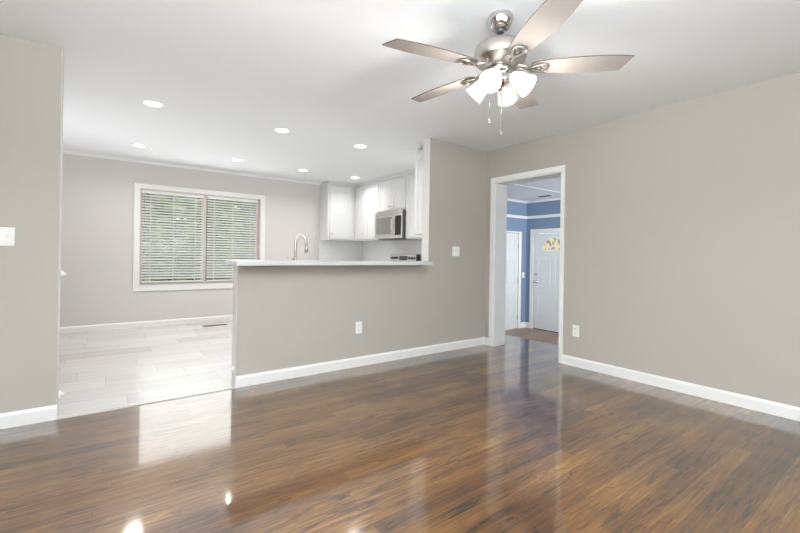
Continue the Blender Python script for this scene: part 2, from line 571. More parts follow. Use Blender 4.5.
# ---------------- doorway casing and jamb
bm = new()
for y0, y1 in ((DY0 - CW0, DY0 + .006), (DY1 - .006, DY1 + CW)):
    box(bm, (-.018, y0, 0), (0, y1, DH - .006), bev=.004)
box(bm, (-.018, DY0 - CW0, DH - .006), (0, DY1 + CW, DH + CW), bev=.004)
box(bm, (-.001, DY0 - .0, 0), (0.215, DY0 + .016, DH)); box(bm, (-.001, DY1 - .016, 0), (0.215, DY1, DH))
box(bm, (-.001, DY0, DH - .016), (0.215, DY1, DH))
for y0, y1 in ((DY0 - CW0, DY0 + .006), (DY1 - .006, DY1 + CW)):
    box(bm, (0.2, y0, 0), (0.218, y1, DH - .006), bev=.004)
box(bm, (0.2, DY0 - CW0, DH - .006), (0.218, DY1 + CW, DH + CW), bev=.004)
struct('trim_doorway', bm, M_trim)

# ------------------------------------------------------------------ kitchen window
def window(idx, x0, x1, z0, z1, M, depth, casing, mull=True):
    """M: local x along wall, y into the room, z up. Wall face at y=0, wall back at y=-depth"""
    root = thing('window_%d' % idx, tuple(M @ Vector(((x0 + x1) / 2, 0, z0))), None, None, kind='structure')
    bm = new()
    c = casing
    box(bm, (x0 - c, 0, z0), (x0, .018, z1), M, .004); box(bm, (x1, 0, z0), (x1 + c, .018, z1), M, .004)
    box(bm, (x0 - c, 0, z1), (x1 + c, .018, z1 + c), M, .004)
    box(bm, (x0 - c, 0, z0 - c), (x1 + c, .018, z0), M, .004)
    obj('window_casing', bm, M_trim, root)
    bm = new(); box(bm, (x0, -.10, z0), (x1, .022, z0 + .016), M, .003); obj('window_sill', bm, M_trim, root)
    j = .014
    bm = new()
    box(bm, (x0, -depth + .01, z0), (x0 + j, 0, z1), M); box(bm, (x1 - j, -depth + .01, z0), (x1, 0, z1), M)
    box(bm, (x0 + j, -depth + .01, z1 - j), (x1 - j, 0, z1), M); box(bm, (x0 + j, -depth + .01, z0), (x1 - j, -.10, z0 + j), M)
    obj('window_jamb', bm, M_vinyl, root)
    xm = (x0 + x1) / 2
    yb, yf = -depth + .02, -.085
    f = .035
    bm = new()
    for a, b in ((x0 + j, xm), (xm, x1 - j)):
        box(bm, (a, yb, z0 + j), (a + f, yf, z1 - j), M, .003); box(bm, (b - f, yb, z0 + j), (b, yf, z1 - j), M, .003)
        box(bm, (a + f, yb, z1 - j - f), (b - f, yf, z1 - j), M); box(bm, (a + f, yb, z0 + j), (b - f, yf, z0 + j + f), M)
    obj('window_frame', bm, M_vinyl, root)
    for a, b in ((x0 + j, xm), (xm, x1 - j)):
        bm = new(); box(bm, (a + f, (yb + yf) / 2 - .002, z0 + j + f), (b - f, (yb + yf) / 2 + .002, z1 - j - f), M)
        obj('window_pane', bm, M_glass, root)
    return root
MK = frame((0, KW, 0), (1, 0, 0), (0, -1, 0))
window(1, WX0, WX1, WZ0, WZ1, MK, .15, .072)
ML = frame((XL, 0, 0), (0, 1, 0), (1, 0, 0)); window(2, -4.4, -2.4, .7, 2.1, ML, .15, .07)
MR = frame((0, YB, 0), (1, 0, 0), (0, 1, 0)); window(3, -3.6, -1.2, .7, 2.1, MR, .15, .07)
MF = frame((0, FYB, 0), (1, 0, 0), (0, 1, 0)); window(4, 1.5, 3.0, .4, 1.9, MF, .10, .07)  # foyer window out of view, added to go with the foyer's fill lamp

def blind(x0, x1, label):
    zt, zb = WZ1 - .016, WZ0 + .05
    t = thing('window_blind', ((x0 + x1) / 2, KW + .045, zt), label, 'blind', 'white blinds in the kitchen window')
    bm = new(); box(bm, (x0, KW + .02, zt - .045), (x1, KW + .07, zt), bev=.004); obj('headrail', bm, M_blind, t)
    bm = new()
    z = zt - .075
    ang = radians(36)
    while z > zb + .035:
        M = Matrix.Translation((0, KW + .047, z)) @ Matrix.Rotation(ang, 4, 'X')
        box(bm, (x0 + .004, -.022, -.0014), (x1 - .004, .022, .0014), M)
        z -= .041
    obj('slats', bm, M_blind, t)
    bm = new(); box(bm, (x0 + .004, KW + .028, zb), (x1 - .004, KW + .064, zb + .02), bev=.004); obj('bottom_rail', bm, M_blind, t)
    for fx in (.14, .5, .86):
        xx = x0 + (x1 - x0) * fx
        bm = new(); box(bm, (xx - .003, KW + .0225, zb + .01), (xx + .003, KW + .0235, zt - .04)); box(bm, (xx - .003, KW + .0705, zb + .01), (xx + .003, KW + .0715, zt - .04))
        box(bm, (xx - .003, KW + .0225, zb + .004), (xx + .003, KW + .0715, zb + .012))
        obj('ladder_cord', bm, M_blind, t)
XM = (WX0 + WX1) / 2
blind(WX0 + .02, XM - .012, 'white horizontal blind over the left half of the kitchen window')
blind(XM + .035, WX1 - .05, 'white horizontal blind over the right half of the kitchen window, beside the counter end')

# ------------------------------------------------------------------ outside: lawn and trees
bm = new(); box(bm, (-14, KW + .16, -.5), (10, 22, -.35)); tag(obj('lawn', bm, M_grass), 'green lawn outside the kitchen window', 'lawn', kind='structure')
def tree(x, y, h, r, m, label, seed):
    rd = random.Random(seed)
    t = thing('leafy_tree', (x, y, -.35), label, 'tree', 'trees outside the kitchen window')
    bm = new()
    tube(bm, [(x, y, -.35), (x + .05, y, h * .3), (x - .04, y + .03, h * .6), (x, y, h * .85)], [.14, .11, .08, .03], 10)
    for k in range(4):
        a = rd.uniform(0, 6.28)
        tube(bm, [(x, y, h * (.3 + .1 * k)), (x + cos(a) * r * .5, y + sin(a) * r * .5, h * (.45 + .1 * k))], [.05, .02], 7)
    obj('trunk', bm, m_bark, t)
    bm = new()
    for k in range(4500):
        # leaf clusters through an uneven ellipsoid
        while True:
            p = Vector((rd.uniform(-1, 1), rd.uniform(-1, 1), rd.uniform(-1, 1)))
            if .25 < p.length < 1: break
        c = Vector((x + p.x * r, y + p.y * r, h * .55 + p.z * h * .52))
        if c.z < 0: c.z = rd.uniform(0, .5)
        s = rd.uniform(.07, .15)
        q = Matrix.Rotation(rd.uniform(0, 6.28), 3, 'Z') @ Matrix.Rotation(rd.uniform(-1.2, 1.2), 3, 'X')
        v = [bm.verts.new(c + q @ Vector(d)) for d in ((-s, 0, 0), (0, -s * .5, 0.02), (s, 0, 0), (0, s * .5, 0.02))]
        bm.faces.new(v)
    obj('foliage', bm, m, t)
m_bark = M_bark
tree(-6.6, 8.2, 3.6, 1.45, M_leaf2, 'dark leafy tree seen through the left edge of the kitchen window', 1)
tree(-3.4, 8.6, 4.2, 1.55, M_leaf, 'bright green leafy tree behind the middle of the kitchen window', 2)
tree(-0.1, 8.6, 4.2, 1.55, M_leaf, 'bright green leafy tree seen through the right half of the kitchen window', 3)
bm = new()
rd = random.Random(11)
for k in range(20000):
    c = Vector((rd.uniform(-13, 5), 11.2 + rd.uniform(-.7, .7), rd.uniform(-.3, 5.2)))
    s_ = rd.uniform(.13, .24)
    q = Matrix.Rotation(rd.uniform(-.8, .8), 3, 'Z') @ Matrix.Rotation(rd.uniform(.5, 2.4), 3, 'X')
    bm.faces.new([bm.verts.new(c + q @ Vector(d)) for d in ((-s_, 0, 0), (0, -s_ * .6, 0.02), (s_, 0, 0), (0, s_ * .6, 0.02))])
tag(obj('tall_hedge', bm, M_leaf, origin=(-4, 11.2, -.35)), 'tall green hedge closing the view behind the trees outside', 'hedge', kind='stuff')
tree(-1.9, 14.8, 5.6, 2.4, M_leaf2, 'dark leafy tree seen past the right edge of the kitchen window', 4)

# ------------------------------------------------------------------ bar counter
bm = new()
pts = [(XH - .065, -.20), (XE - .11, -.20), (XE - .11, -.001), (XE - .005, -.001), (XE - .005, T + .03), (XH - .065, T + .03)]
prism(bm, pts, BH, BH + .036)
bmesh.ops.bevel(bm, geom=list(bm.edges), offset=.003, segments=2, affect='EDGES')
tag(obj('bar_countertop', bm, M_quartz, origin=(-2, 0, BH)), 'long white stone bar countertop capping the greige half wall', 'countertop')

# ------------------------------------------------------------------ kitchen cabinets
def shaker(bm, M, w_, h_, t=.02, rail=.055, rec=.009):
    """shaker door in local x 0..w, z 0..h, y 0..t (outward)"""
    box(bm, (0, 0, 0), (rail, t, h_), M, .0015); box(bm, (w_ - rail, 0, 0), (w_, t, h_), M, .0015)
    box(bm, (rail, 0, h_ - rail), (w_ - rail, t, h_), M, .0015); box(bm, (rail, 0, 0), (w_ - rail, t, rail), M, .0015)
    box(bm, (rail, 0, rail), (w_ - rail, t - rec, h_ - rail), M)

def cup_pull(bm, M, x, z, w_=.07):
    """small bar pull"""
    box(bm, (x - w_ / 2, .032, z - .006), (x + w_ / 2, .044, z + .006), M, .003)
    for s in (-1, 1):
        box(bm, (x + s * w_ * .38 - .004, .018, z - .004), (x + s * w_ * .38 + .004, .036, z + .004), M)

def knob(bm, M, x, z):
    Mk = M @ Matrix.Translation((x, .02, z)) @ Matrix.Rotation(-pi / 2, 4, 'X')
    lathe(bm, [(0, 0), (.006, 0), (.006, .012), (.015, .018), (.015, .024), (0, .026)], Mk, 16)

def cabinet(name, M, w_, d_, z0, z1, doors, label, cat='cabinet', crown=.05, group='white kitchen wall cabinets', kick=False):
    """body local x 0..w, y -d..0 (front at y=0), doors: list of (x0,x1,z0,z1,handle) ; handle=(kind,fx,z)"""
    root = thing(name, tuple(M @ Vector((w_ / 2, -d_ / 2, z0))), label, cat, group)
    bm = new()
    if kick:
        box(bm, (0, -d_, z0 + .1), (w_, 0, z1), M, .002); box(bm, (0, -d_, z0), (w_, -.06, z0 + .1), M)
    else:
        box(bm, (0, -d_, z0), (w_, 0, z1), M, .002)
    obj('cabinet_body', bm, M_cab, root)
    if crown:
        bm = new()
        box(bm, (-.0, -d_, z1), (w_, .012, z1 + crown * .5), M, .003)
        box(bm, (-.0, -d_, z1 + crown * .5), (w_, .03, z1 + crown), M, .006)
        obj('crown_moulding', bm, M_cab, root)
    for (a, b, c, d, hd) in doors:
        bm = new()
        Md = M @ Matrix.Translation((a, .001, c))
        shaker(bm, Md, b - a, d - c)
        dr = obj('drawer_front' if (d - c) < .25 else 'cabinet_door', bm, M_cab, root)
        if hd:
            bm = new()
            (cup_pull if hd[0] == 'pull' else knob)(bm, Md, hd[1], hd[2])
            obj('handle', bm, M_nickel, dr)
    return root

UZ0, UZ1 = 1.37, 2.385
FYF = 3.22       # front plane of far-wall cabinets
RXF = -.04      # front plane of right-wall cabinets
CR = H - UZ1 - .001
# far wall: local x -> world -x? keep +x, outward = -y
M1 = frame((-.615, FYF, 0), (1, 0, 0), (0, -1, 0))
cabinet('wall_cabinet', M1, RXF - (-.615) + .0, KW - FYF - .001, UZ0, UZ1, [(.035, .50, UZ0 + .03, UZ1 - .02, ('knob', .03, .10))],
        'white wall cabinet with a knob, nearest the kitchen window', crown=CR)
# right wall: outward = -x ; local x runs along -y (from far to near) so that normal = -x
def MRW(y):  # start at y, local x -> -y
    return frame((RXF, y, 0), (0, -1, 0), (-1, 0, 0))
cabinet('wall_cabinet', MRW(KW - .001), KW - 2.41, KR - RXF - .001, UZ0, UZ1,
        [(.36, .745, UZ0 + .03, UZ1 - .02, ('pull', .29, .10)), (.75, KW - 2.41 - .012, UZ0 + .03, UZ1 - .02, None)],
        'white two-door corner wall cabinet left of the microwave', crown=CR)
cabinet('wall_cabinet', MRW(2.408), .79, KR - RXF - .001, 1.84, UZ1,
        [(.01, .393, 1.86, UZ1 - .02, ('pull', .33, .06)), (.397, .78, 1.86, UZ1 - .02, ('pull', .05, .06))],
        'short white two-door cabinet directly above the microwave', crown=CR)
cabinet('wall_cabinet', MRW(1.617), .75, KR - RXF - .001, UZ0, UZ1,
        [(.01, .373, UZ0 + .02, UZ1 - .02, ('pull', .31, .05)), (.377, .74, UZ0 + .02, UZ1 - .02, ('pull', .05, .05))],
        'white wall cabinet right of the microwave, partly behind the wall end', crown=CR)
# cabinet hung on the kitchen side of the dividing wall; its end panel shows past the wall end
root = cabinet('wall_cabinet', frame((RXF - .001, .45, 0), (-1, 0, 0), (0, 1, 0)), .75, .325, UZ0, UZ1,
        [(.01, .373, UZ0 + .02, UZ1 - .02, ('pull', .31, .05)), (.377, .74, UZ0 + .02, UZ1 - .02, ('pull', .05, .05))],
        'white wall cabinet end panel beside the wall end, nearest to the living room', crown=.02)
bm = new(); shaker(bm, frame((RXF - .752, .13, UZ0 + .01), (0, 1, 0), (-1, 0, 0)), .318, UZ1 - UZ0 - .02, .014, .05, .006)
obj('end_panel', bm, M_cab, root)

# base cabinets and worktops (mostly hidden behind the half wall)
BZ = .885
G2 = 'white kitchen base cabinets'
cabinet('base_cabinet', frame((-.395, .735, 0), (-1, 0, 0), (0, 1, 0)), 2.40, .60, 0, BZ,
        [(.02 + k * .475, .48 + k * .475, .13, BZ - .02, ('pull', .23, .66)) for k in range(5)],
        'white base cabinets behind the half wall under the sink worktop', crown=0, group=G2, kick=True)
bm = new(); box(bm, (-2.72, .128, BZ), (-.39, .75, BZ + .035), bev=.003)
tag(obj('sink_worktop', bm, M_quartz), 'white worktop behind the bar, holding the faucet', 'worktop')
cabinet('base_cabinet', frame((-.36, 1.585, 0), (0, -1, 0), (-1, 0, 0)), .83, KR + .36 - .001, 0, BZ,
        [(.02, .41, .13, BZ - .02, ('pull', .3, .66)), (.42, .81, .13, BZ - .02, ('pull', .09, .66))],
        'white base cabinet right of the range', crown=0, group=G2, kick=True)
bm = new(); box(bm, (-.385, .13, BZ), (KR - .001, 1.59, BZ + .035), bev=.003)
tag(obj('side_worktop', bm, M_quartz), 'white worktop between the range and the dividing wall', 'worktop')
cabinet('base_cabinet', frame((-.36, KW - .001, 0), (0, -1, 0), (-1, 0, 0)), KW - 2.385, KR + .36 - .001, 0, BZ,
        [(.62, 1.14, .13, BZ - .02, ('pull', .26, .66))],
        'white corner base cabinet left of the range', crown=0, group=G2, kick=True)
bm = new(); box(bm, (-.385, 2.38, BZ), (KR - .001, KW - .001, BZ + .035), bev=.003)
tag(obj('corner_worktop', bm, M_quartz), 'white worktop in the corner left of the range', 'worktop')
bm = new(); box(bm, (KR - .008, .13, BZ + .036), (KR, KW, UZ0)); box(bm, (-.615, KW - .008, BZ + .036), (KR - .008, KW, UZ0))
struct('trim_backsplash', bm, M_tile_bs)

# ------------------------------------------------------------------ microwave
MY0, MY1 = 2.405, 1.624
MXF = -.108
t = thing('microwave', ((MXF + KR) / 2, (MY0 + MY1) / 2, 1.385), 'stainless over-the-range microwave under the short cabinet', 'microwave')
MM = frame((MXF, MY0, 1.385), (0, -1, 0), (-1, 0, 0))
mw, mh, md = MY0 - MY1, .45, KR - MXF - .002
bm = new(); box(bm, (0, -md, 0), (mw, 0, mh), MM, .004); obj('microwave_body', bm, M_dgrey, t)
bm = new(); box(bm, (.0, .001, .0), (.57, .014, mh - .055), MM, .003)
dr = obj('microwave_door', bm, M_steel, t)
bm = new(); box(bm, (.05, .0145, .07), (.50, .017, mh - .10), MM, .001); dw = obj('door_window', bm, M_mwglass, dr)
bm = new(); tube(bm, [MM @ Vector(p) for p in ((.545, .012, .06), (.545, .045, .075), (.545, .05, .17), (.545, .045, .30), (.545, .012, .33))], .011, 10)
obj('door_handle', bm, M_steel, dr)
bm = new(); box(bm, (.574, .001, .0), (mw, .014, mh - .055), MM, .003); cp = obj('control_panel', bm, M_steel, t)
bm = new(); box(bm, (.60, .0145, .05), (mw - .025, .017, mh - .09), MM, .001); kp = obj('keypad', bm, M_black, cp)
bm = new(); box(bm, (.0, .001, mh - .052), (mw, .014, mh), MM, .003)
for k in range(22):
    box(bm, (.05 + k * .032, .014, mh - .036), (.07 + k * .032, .0155, mh - .028), MM)
obj('vent_grille', bm, M_steel, t)
bm = new(); box(bm, (.2, -.30, -.004), (.42, -.06, .001), MM); obj('grease_filter', bm, M_dgrey, t)

# ------------------------------------------------------------------ range
t = thing('range', (-.06, 1.985, 0), 'stainless steel range with a knobbed back panel below the microwave', 'range')
MG = frame((-.40, 2.368, 0), (0, -1, 0), (-1, 0, 0))
rw, rd_ = .765, .64
bm = new(); box(bm, (0, -rd_, .02), (rw, 0, .90), MG, .004); obj('range_body', bm, M_steel, t)
bm = new(); box(bm, (0, -rd_ + .06, .901), (rw, .02, .918), MG, .003); obj('cooktop', bm, M_black, t)
for a, b, r in ((.2, -.16, .10), (.56, -.16, .08), (.2, -.42, .08), (.56, -.42, .10)):
    bm = new(); lathe(bm, [(0, .9185), (r, .9185), (r, .920), (r - .01, .9205), (0, .9205)], MG @ Matrix.Translation((a, b, 0)), 28); obj('burner', bm, M_dgrey, t)
bm = new(); box(bm, (.02, .001, .22), (rw - .02, .03, .80), MG, .004); od = obj('oven_door', bm, M_steel, t)
bm = new(); box(bm, (.12, .0305, .34), (rw - .12, .033, .66), MG); obj('oven_window', bm, M_black, od)
bm = new(); tube(bm, [MG @ Vector(p) for p in ((.08, .03, .74), (.08, .07, .74), (rw - .08, .07, .74), (rw - .08, .03, .74))], .011, 10); obj('oven_handle', bm, M_steel, od)
bm = new(); box(bm, (.02, .001, .04), (rw - .02, .025, .20), MG, .004); obj('storage_drawer', bm, M_steel, t)
# back panel, slightly leaning
bm = new(); box(bm, (0, -rd_, .901), (rw, -rd_ + .055, 1.135), MG, .006); bk = obj('back_panel', bm, M_steel, t)
yk = -rd_ + .056
bm = new(); box(bm, (rw - .03, -rd_ - .0, .90), (rw + .002, -rd_ + .058, 1.13), MG, .004); obj('end_cap', bm, M_slot, bk)
bm = new(); box(bm, (.28, yk, 1.03), (.50, yk + .004, 1.105), MG); obj('display', bm, M_dgrey, bk)
for kx in (.075, .145, .215, .56, .63, .695):
    bm = new(); lathe(bm, [(0, 0), (.022, 0), (.022, .006), (.017, .008), (.016, .026), (0, .028)],
                      MG @ Matrix.Translation((kx, yk, 1.068)) @ Matrix.Rotation(-pi / 2, 4, 'X'), 18)
    obj('range_knob', bm, M_dgrey, bk)

# ------------------------------------------------------------------ faucet & soap dispenser
WT = BZ + .035
fx_, fy_ = -2.40, .30
t = thing('kitchen_faucet', (fx_, fy_, WT), 'brushed nickel gooseneck pull-down faucet rising behind the bar', 'faucet')
bm = new(); lathe(bm, [(0, 0), (.028, 0), (.028, .008), (.021, .014), (.02, .15), (.014, .16), (0, .16)], Matrix.Translation((fx_, fy_, WT)), 20)
obj('faucet_body', bm, M_nickel, t)
dx, dy = cos(radians(-20)), sin(radians(-20))
pts = []
for k in range(0, 15):
    a = pi - pi * 1.02 * k / 14
    pts.append((fx_ + dx * (.05 + .05 * cos(a)), fy_ + dy * (.05 + .05 * cos(a)), WT + .295 + .075 * sin(a)))
pts = [(fx_, fy_, WT + .14), (fx_, fy_, WT + .22)] + pts
bm = new(); tube(bm, pts, .0145, 14); obj('spout', bm, M_nickel, t)
e = Vector(pts[-1])
bm = new(); cyl(bm, e + Vector((0, 0, .01)), e + Vector((.006, 0, -.085)), .014, 16, .021); obj('spray_head', bm, M_nickel, t)
bm = new(); tube(bm, [(fx_, fy_, WT + .125), (fx_ - .05, fy_ + .005, WT + .128), (fx_ - .085, fy_ + .01, WT + .128)], [.018, .016, .014], 12)
tube(bm, [(fx_ - .075, fy_ + .008, WT + .13), (fx_ - .078, fy_ + .01, WT + .16)], [.008, .007], 10); obj('lever', bm, M_nickel, t)
sx, sy = -2.53, .30
t = thing('soap_dispenser', (sx, sy, WT), 'small nickel soap dispenser just left of the faucet', 'soap dispenser')
bm = new(); lathe(bm, [(0, 0), (.022, 0), (.022, .006), (.012, .012), (.012, .10), (0, .10)], Matrix.Translation((sx, sy, WT)), 16); obj('stem', bm, M_nickel, t)
bm = new(); lathe(bm, [(0, .1), (.014, .1), (.016, .12), (.012, .132), (0, .134)], Matrix.Translation((sx, sy, WT)), 16); tube(bm, [(sx, sy, WT + .115), (sx + .01, sy + .05, WT + .112)], .006, 8); obj('pump_head', bm, M_nickel, t)

# ------------------------------------------------------------------ outlets and switches
def plate(kind, name, M, label, group=None, w_=.072, h_=.116, gangs=1):
    t = thing(name, tuple(M @ Vector((0, 0, 0))), label, 'outlet' if kind == 'outlet' else 'switch', group)
    bm = new(); box(bm, (-w_ / 2, 0.0005, -h_ / 2), (w_ / 2, .007, h_ / 2), M, .0025); obj('cover_plate', bm, M_plate, t)
    for gi in range(gangs):
        cx = (gi - (gangs - 1) / 2) * .046
        if kind == 'outlet':
            for s in (-1, 1):
                bm = new(); box(bm, (cx - .017, .007, s * .0245 - .014), (cx + .017, .0095, s * .0245 + .014), M, .001)
                so = obj('socket', bm, M_plate, t)
                bm = new()
                box(bm, (cx - .008, .0095, s * .0245 - .003), (cx - .0055, .0099, s * .0245 + .006), M); box(bm, (cx + .0055, .0095, s * .0245 - .003), (cx + .008, .0099, s * .0245 + .006), M)
                box(bm, (cx - .002, .0095, s * .0245 - .010), (cx + .002, .0099, s * .0245 - .006), M)
                obj('slots', bm, M_slot, so)
        else:
            bm = new(); box(bm, (cx - .005, .007, -.012), (cx + .005, .009, .012), M, .0008)
            box(bm, (cx - .004, .009, 0), (cx + .004, .018, .009), M, .001); obj('toggle', bm, M_plate, t)
    return t
plate('outlet', 'wall_outlet', frame((-1.853, 0, .386), (-1, 0, 0), (0, -1, 0)), 'white duplex outlet in the half wall under the bar')
plate('outlet', 'wall_outlet', frame((0, -1.225, .363), (0, 1, 0), (-1, 0, 0)), 'white duplex outlet on the right wall beside the doorway casing')
plate('outlet', 'wall_outlet', frame((-.52, KW - .008, 1.10), (-1, 0, 0), (0, -1, 0)), 'small white outlet on the backsplash under the first wall cabinet')
plate('switch', 'light_switch', frame((-.53, 0, 1.17), (-1, 0, 0), (0, -1, 0)), 'white double light switch on the wall left of the doorway', w_=.118, gangs=2)
plate('switch', 'light_switch', frame((-4.42, 0, 1.192), (-1, 0, 0), (0, -1, 0)), 'white double light switch on the wall at the left picture edge', w_=.118, gangs=2)
plate('switch', 'light_switch', frame((3.302, FY, .73), (-1, 0, 0), (0, -1, 0)), 'white light switch on the blue wall beside the front door', w_=.072)

# small white gate cups on the wall ends
def cup(p, n, label):
    q = Vector(n).to_track_quat('Z', 'Y').to_matrix().to_4x4()
    bm = new(); lathe(bm, [(0, 0.0005), (.025, 0.0005), (.028, .006), (.024, .014), (.012, .017), (.012, .03), (0, .032)], Matrix.Translation(p) @ q, 20)
    tag(obj('gate_cup', bm, M_plate, origin=p), label, 'wall cup', 'white gate cups on the wall ends')
cup((XS + .004, .06, .95), (1, 0, 0), 'small white cup fixed high on the end of the left wall')
cup((XS + .004, .06, .14), (1, 0, 0), 'small white cup near the floor on the end of the left wall')
cup((XH - .004, .06, .14), (-1, 0, 0), 'small white cup near the floor on the end of the half wall')

# floor vent in the kitchen
t = thing('floor_vent', (-2.51, 3.15, 0), 'slim brown floor vent in the pale tile under the window', 'vent')
M_vent = mat('bronze_vent', (138, 122, 108), 0.5, 0.3)
bm = new()
box(bm, (-2.68, 3.095, 0), (-2.34, 3.110, .006)); box(bm, (-2.68, 3.19, 0), (-2.34, 3.205, .006)); box(bm, (-2.68, 3.11, 0), (-2.665, 3.19, .006)); box(bm, (-2.355, 3.11, 0), (-2.34, 3.19, .006))
obj('vent_frame', bm, M_vent, t)
bm = new()
for k in range(14):
    x = -2.655 + k * .0225
    box(bm, (x, 3.11, .0005), (x + .008, 3.19, .005))
obj('vent_louvres', bm, M_slot, t)

# ------------------------------------------------------------------ recessed lights
cans = [((-3.565, .77), 'recessed ceiling light nearest the left wall end, front row'),
        ((-3.555, 2.55), 'recessed ceiling light leftmost in the back row, nearest the kitchen window wall'),
        ((-2.37, .79), 'recessed ceiling light in the middle of the front row, above the bar'),
        ((-2.365, 2.57), 'recessed ceiling light second from the left in the back row'),
        ((-1.365, 2.60), 'recessed ceiling light third from the left in the back row'),
        ((-1.39, .80), 'recessed ceiling light in the front row, left of the wall end'),
        ((-.42, 2.60), 'recessed ceiling light glowing against the corner wall cabinets'),
        ((-.39, .80), 'recessed ceiling light hidden just behind the wall end')]
def make_can():
    t = thing('recessed_light', (0, 0, H), None, 'ceiling light', 'recessed kitchen ceiling lights')
    bm = new(); lathe(bm, [(.068, -.001), (.068, -.006), (.088, -.004), (.09, 0.0), (.068, 0)], Matrix.Translation((0, 0, H)), 36); obj('trim_ring', bm, M_plate, t)
    bm = new(); lathe(bm, [(0, -.003), (.068, -.003), (.068, 0), (0, 0)], Matrix.Translation((0, 0, H)), 36); obj('lens', bm, M_can, t)
    l = bpy.data.lights.new('downlight', 'AREA'); l.shape = 'DISK'; l.size = .13; l.energy = 6.5; l.color = (1, .985, .94); l.spread = radians(150)
    o = bpy.data.objects.new('downlight', l); COL.objects.link(o); o.parent = t; o.location = (0, 0, -.012)
    return t
proto = make_can()
for i, ((x, y), lab) in enumerate(cans):
    c = proto if i == 0 else copy_tree(proto)
    c.location = (x, y, H); c['label'] = lab

# ------------------------------------------------------------------ ceiling fan
FCX, FCY = -2.164, -1.999
t = thing('ceiling_fan', (FCX, FCY, H), 'five-blade brushed nickel ceiling fan with four lit glass shades', 'ceiling fan')
MC = Matrix.Translation((FCX, FCY, 0))
bm = new(); lathe(bm, [(0, H), (.068, H), (.071, H - .008), (.069, H - .022), (.058, H - .050), (.046, H - .068), (.034, H - .074), (0, H - .074)], MC, 40); obj('canopy', bm, M_chrome, t)
bm = new(); cyl(bm, (FCX, FCY, H - .10), (FCX, FCY, 2.25), .0125); lathe(bm, [(0, H - .088), (.022, H - .070), (.022, H - .086), (0, H - .086)], MC, 20); obj('downrod', bm, M_dgrey, t)
bm = new(); lathe(bm, [(0, 2.300), (.03, 2.300), (.035, 2.290), (.105, 2.284), (.130, 2.272), (.140, 2.250), (.142, 2.205), (.136, 2.192), (.108, 2.176), (.100, 2.160), (.07, 2.155), (0, 2.155)], MC, 48)
obj('motor_housing', bm, M_nickel, t)
bm = new(); lathe(bm, [(0, 2.155), (.062, 2.155), (.066, 2.145), (.062, 2.13), (.05, 2.12), (.05, 2.10), (.056, 2.092), (.05, 2.075), (.03, 2.055), (.012, 2.045), (.008, 2.03), (0, 2.028)], MC, 36)
obj('light_kit_hub', bm, M_chrome, t)
BZC = 2.155
def blade_outline():
    cw = [(.165, -.034), (.178, -.044), (.25, -.058), (.36, -.068), (.46, -.073), (.55, -.072), (.62, -.066), (.676, -.058)]
    ccw = [(.642, .055), (.60, .060), (.54, .067), (.46, .071), (.36, .066), (.25, .057), (.178, .044), (.165, .034)]
    return cw + ccw
for k in range(5):
    a = radians((167.0, 96.5, 22.5, -44.0, -115.0)[k])
    Mb = MC @ Matrix.Translation((0, 0, BZC)) @ Matrix.Rotation(a, 4, 'Z') @ Matrix.Rotation(radians(-9), 4, 'X')
    bm = new()
    f1, f2, sd = prism(bm, blade_outline(), -.003, .003)
    for f in sd: f.material_index = 1
    bo = bpy.data.meshes.new('fan_blade')
    bmesh.ops.recalc_face_normals(bm, faces=bm.faces)
    bm.to_mesh(bo); bm.free(); bo.materials.append(M_blade); bo.materials.append(M_bladeedge)
    o = bpy.data.objects.new('fan_blade', bo); COL.objects.link(o); o.parent = t
    o.matrix_local = Matrix.Translation(-Vector((FCX, FCY, H))) @ Mb
    # blade iron
    bm = new()
    def P(r, s, z): return Mb @ Vector((r, s, z))
    loop = [(.150, 0), (.175, .012), (.205, .026), (.235, .032), (.250, .026), (.256, 0), (.250, -.026), (.235, -.032), (.205, -.026), (.175, -.012)]
    tube(bm, [P(r, s, -.010) for r, s in loop], .006, 8, closed=True)
    tube(bm, [P(.075, -.012, .012), P(.12, -.014, .0), P(.155, -.004, -.008)], [.008, .010, .008], 8)
    tube(bm, [P(.075, .012, .012), P(.12, .014, .0), P(.155, .004, -.008)], .007, 8)
    for r, s in ((.205, 0), (.230, .018), (.230, -.018)):
        cyl(bm, P(r, s, -.016), P(r, s, -.002), .0065, 10)
    obj('blade_arm', bm, M_nickel, t)
for k in range(4):
    a = radians(202 + 90 * k)
    el = radians(-40)
    d = Vector((cos(a) * cos(el), sin(a) * cos(el), sin(el)))
    p = Vector((FCX + cos(a) * .06, FCY + sin(a) * .06, 2.105))
    bm = new()
    tube(bm, [(FCX + cos(a) * .03, FCY + sin(a) * .03, 2.10), (FCX + cos(a) * .05, FCY + sin(a) * .05, 2.112), p], .009, 10)
    Ms = Matrix.Translation(p) @ d.to_track_quat('Z', 'Y').to_matrix().to_4x4()
    lathe(bm, [(0, -.004), (.018, -.004), (.027, .006), (.028, .022), (0, .022)], Ms, 24)
    ar = obj('lamp_arm', bm, M_chrome, t)
    bm = new()
    lathe(bm, [(.027, .014), (.037, .030), (.046, .055), (.049, .080), (.054, .105), (.060, .125), (.057, .125), (.051, .104), (.046, .080), (.043, .055), (.034, .031), (.024, .016)], Ms, 32)
    obj('lamp_shade', bm, M_shade, t)
    bm = new(); lathe(bm, [(0, .022), (.012, .022), (.014, .035), (.026, .058), (.030, .075), (.024, .094), (.010, .104), (0, .105)], Ms, 20); bb = obj('light_bulb', bm, M_bulb, t)
    l = bpy.data.lights.new('fan_lamp', 'POINT'); l.energy = 13; l.color = (1, .96, .91); l.shadow_soft_size = .035
    lo = bpy.data.objects.new('fan_lamp', l); COL.objects.link(lo); lo.parent = t; lo.location = p + d * .124 - Vector((FCX, FCY, H))
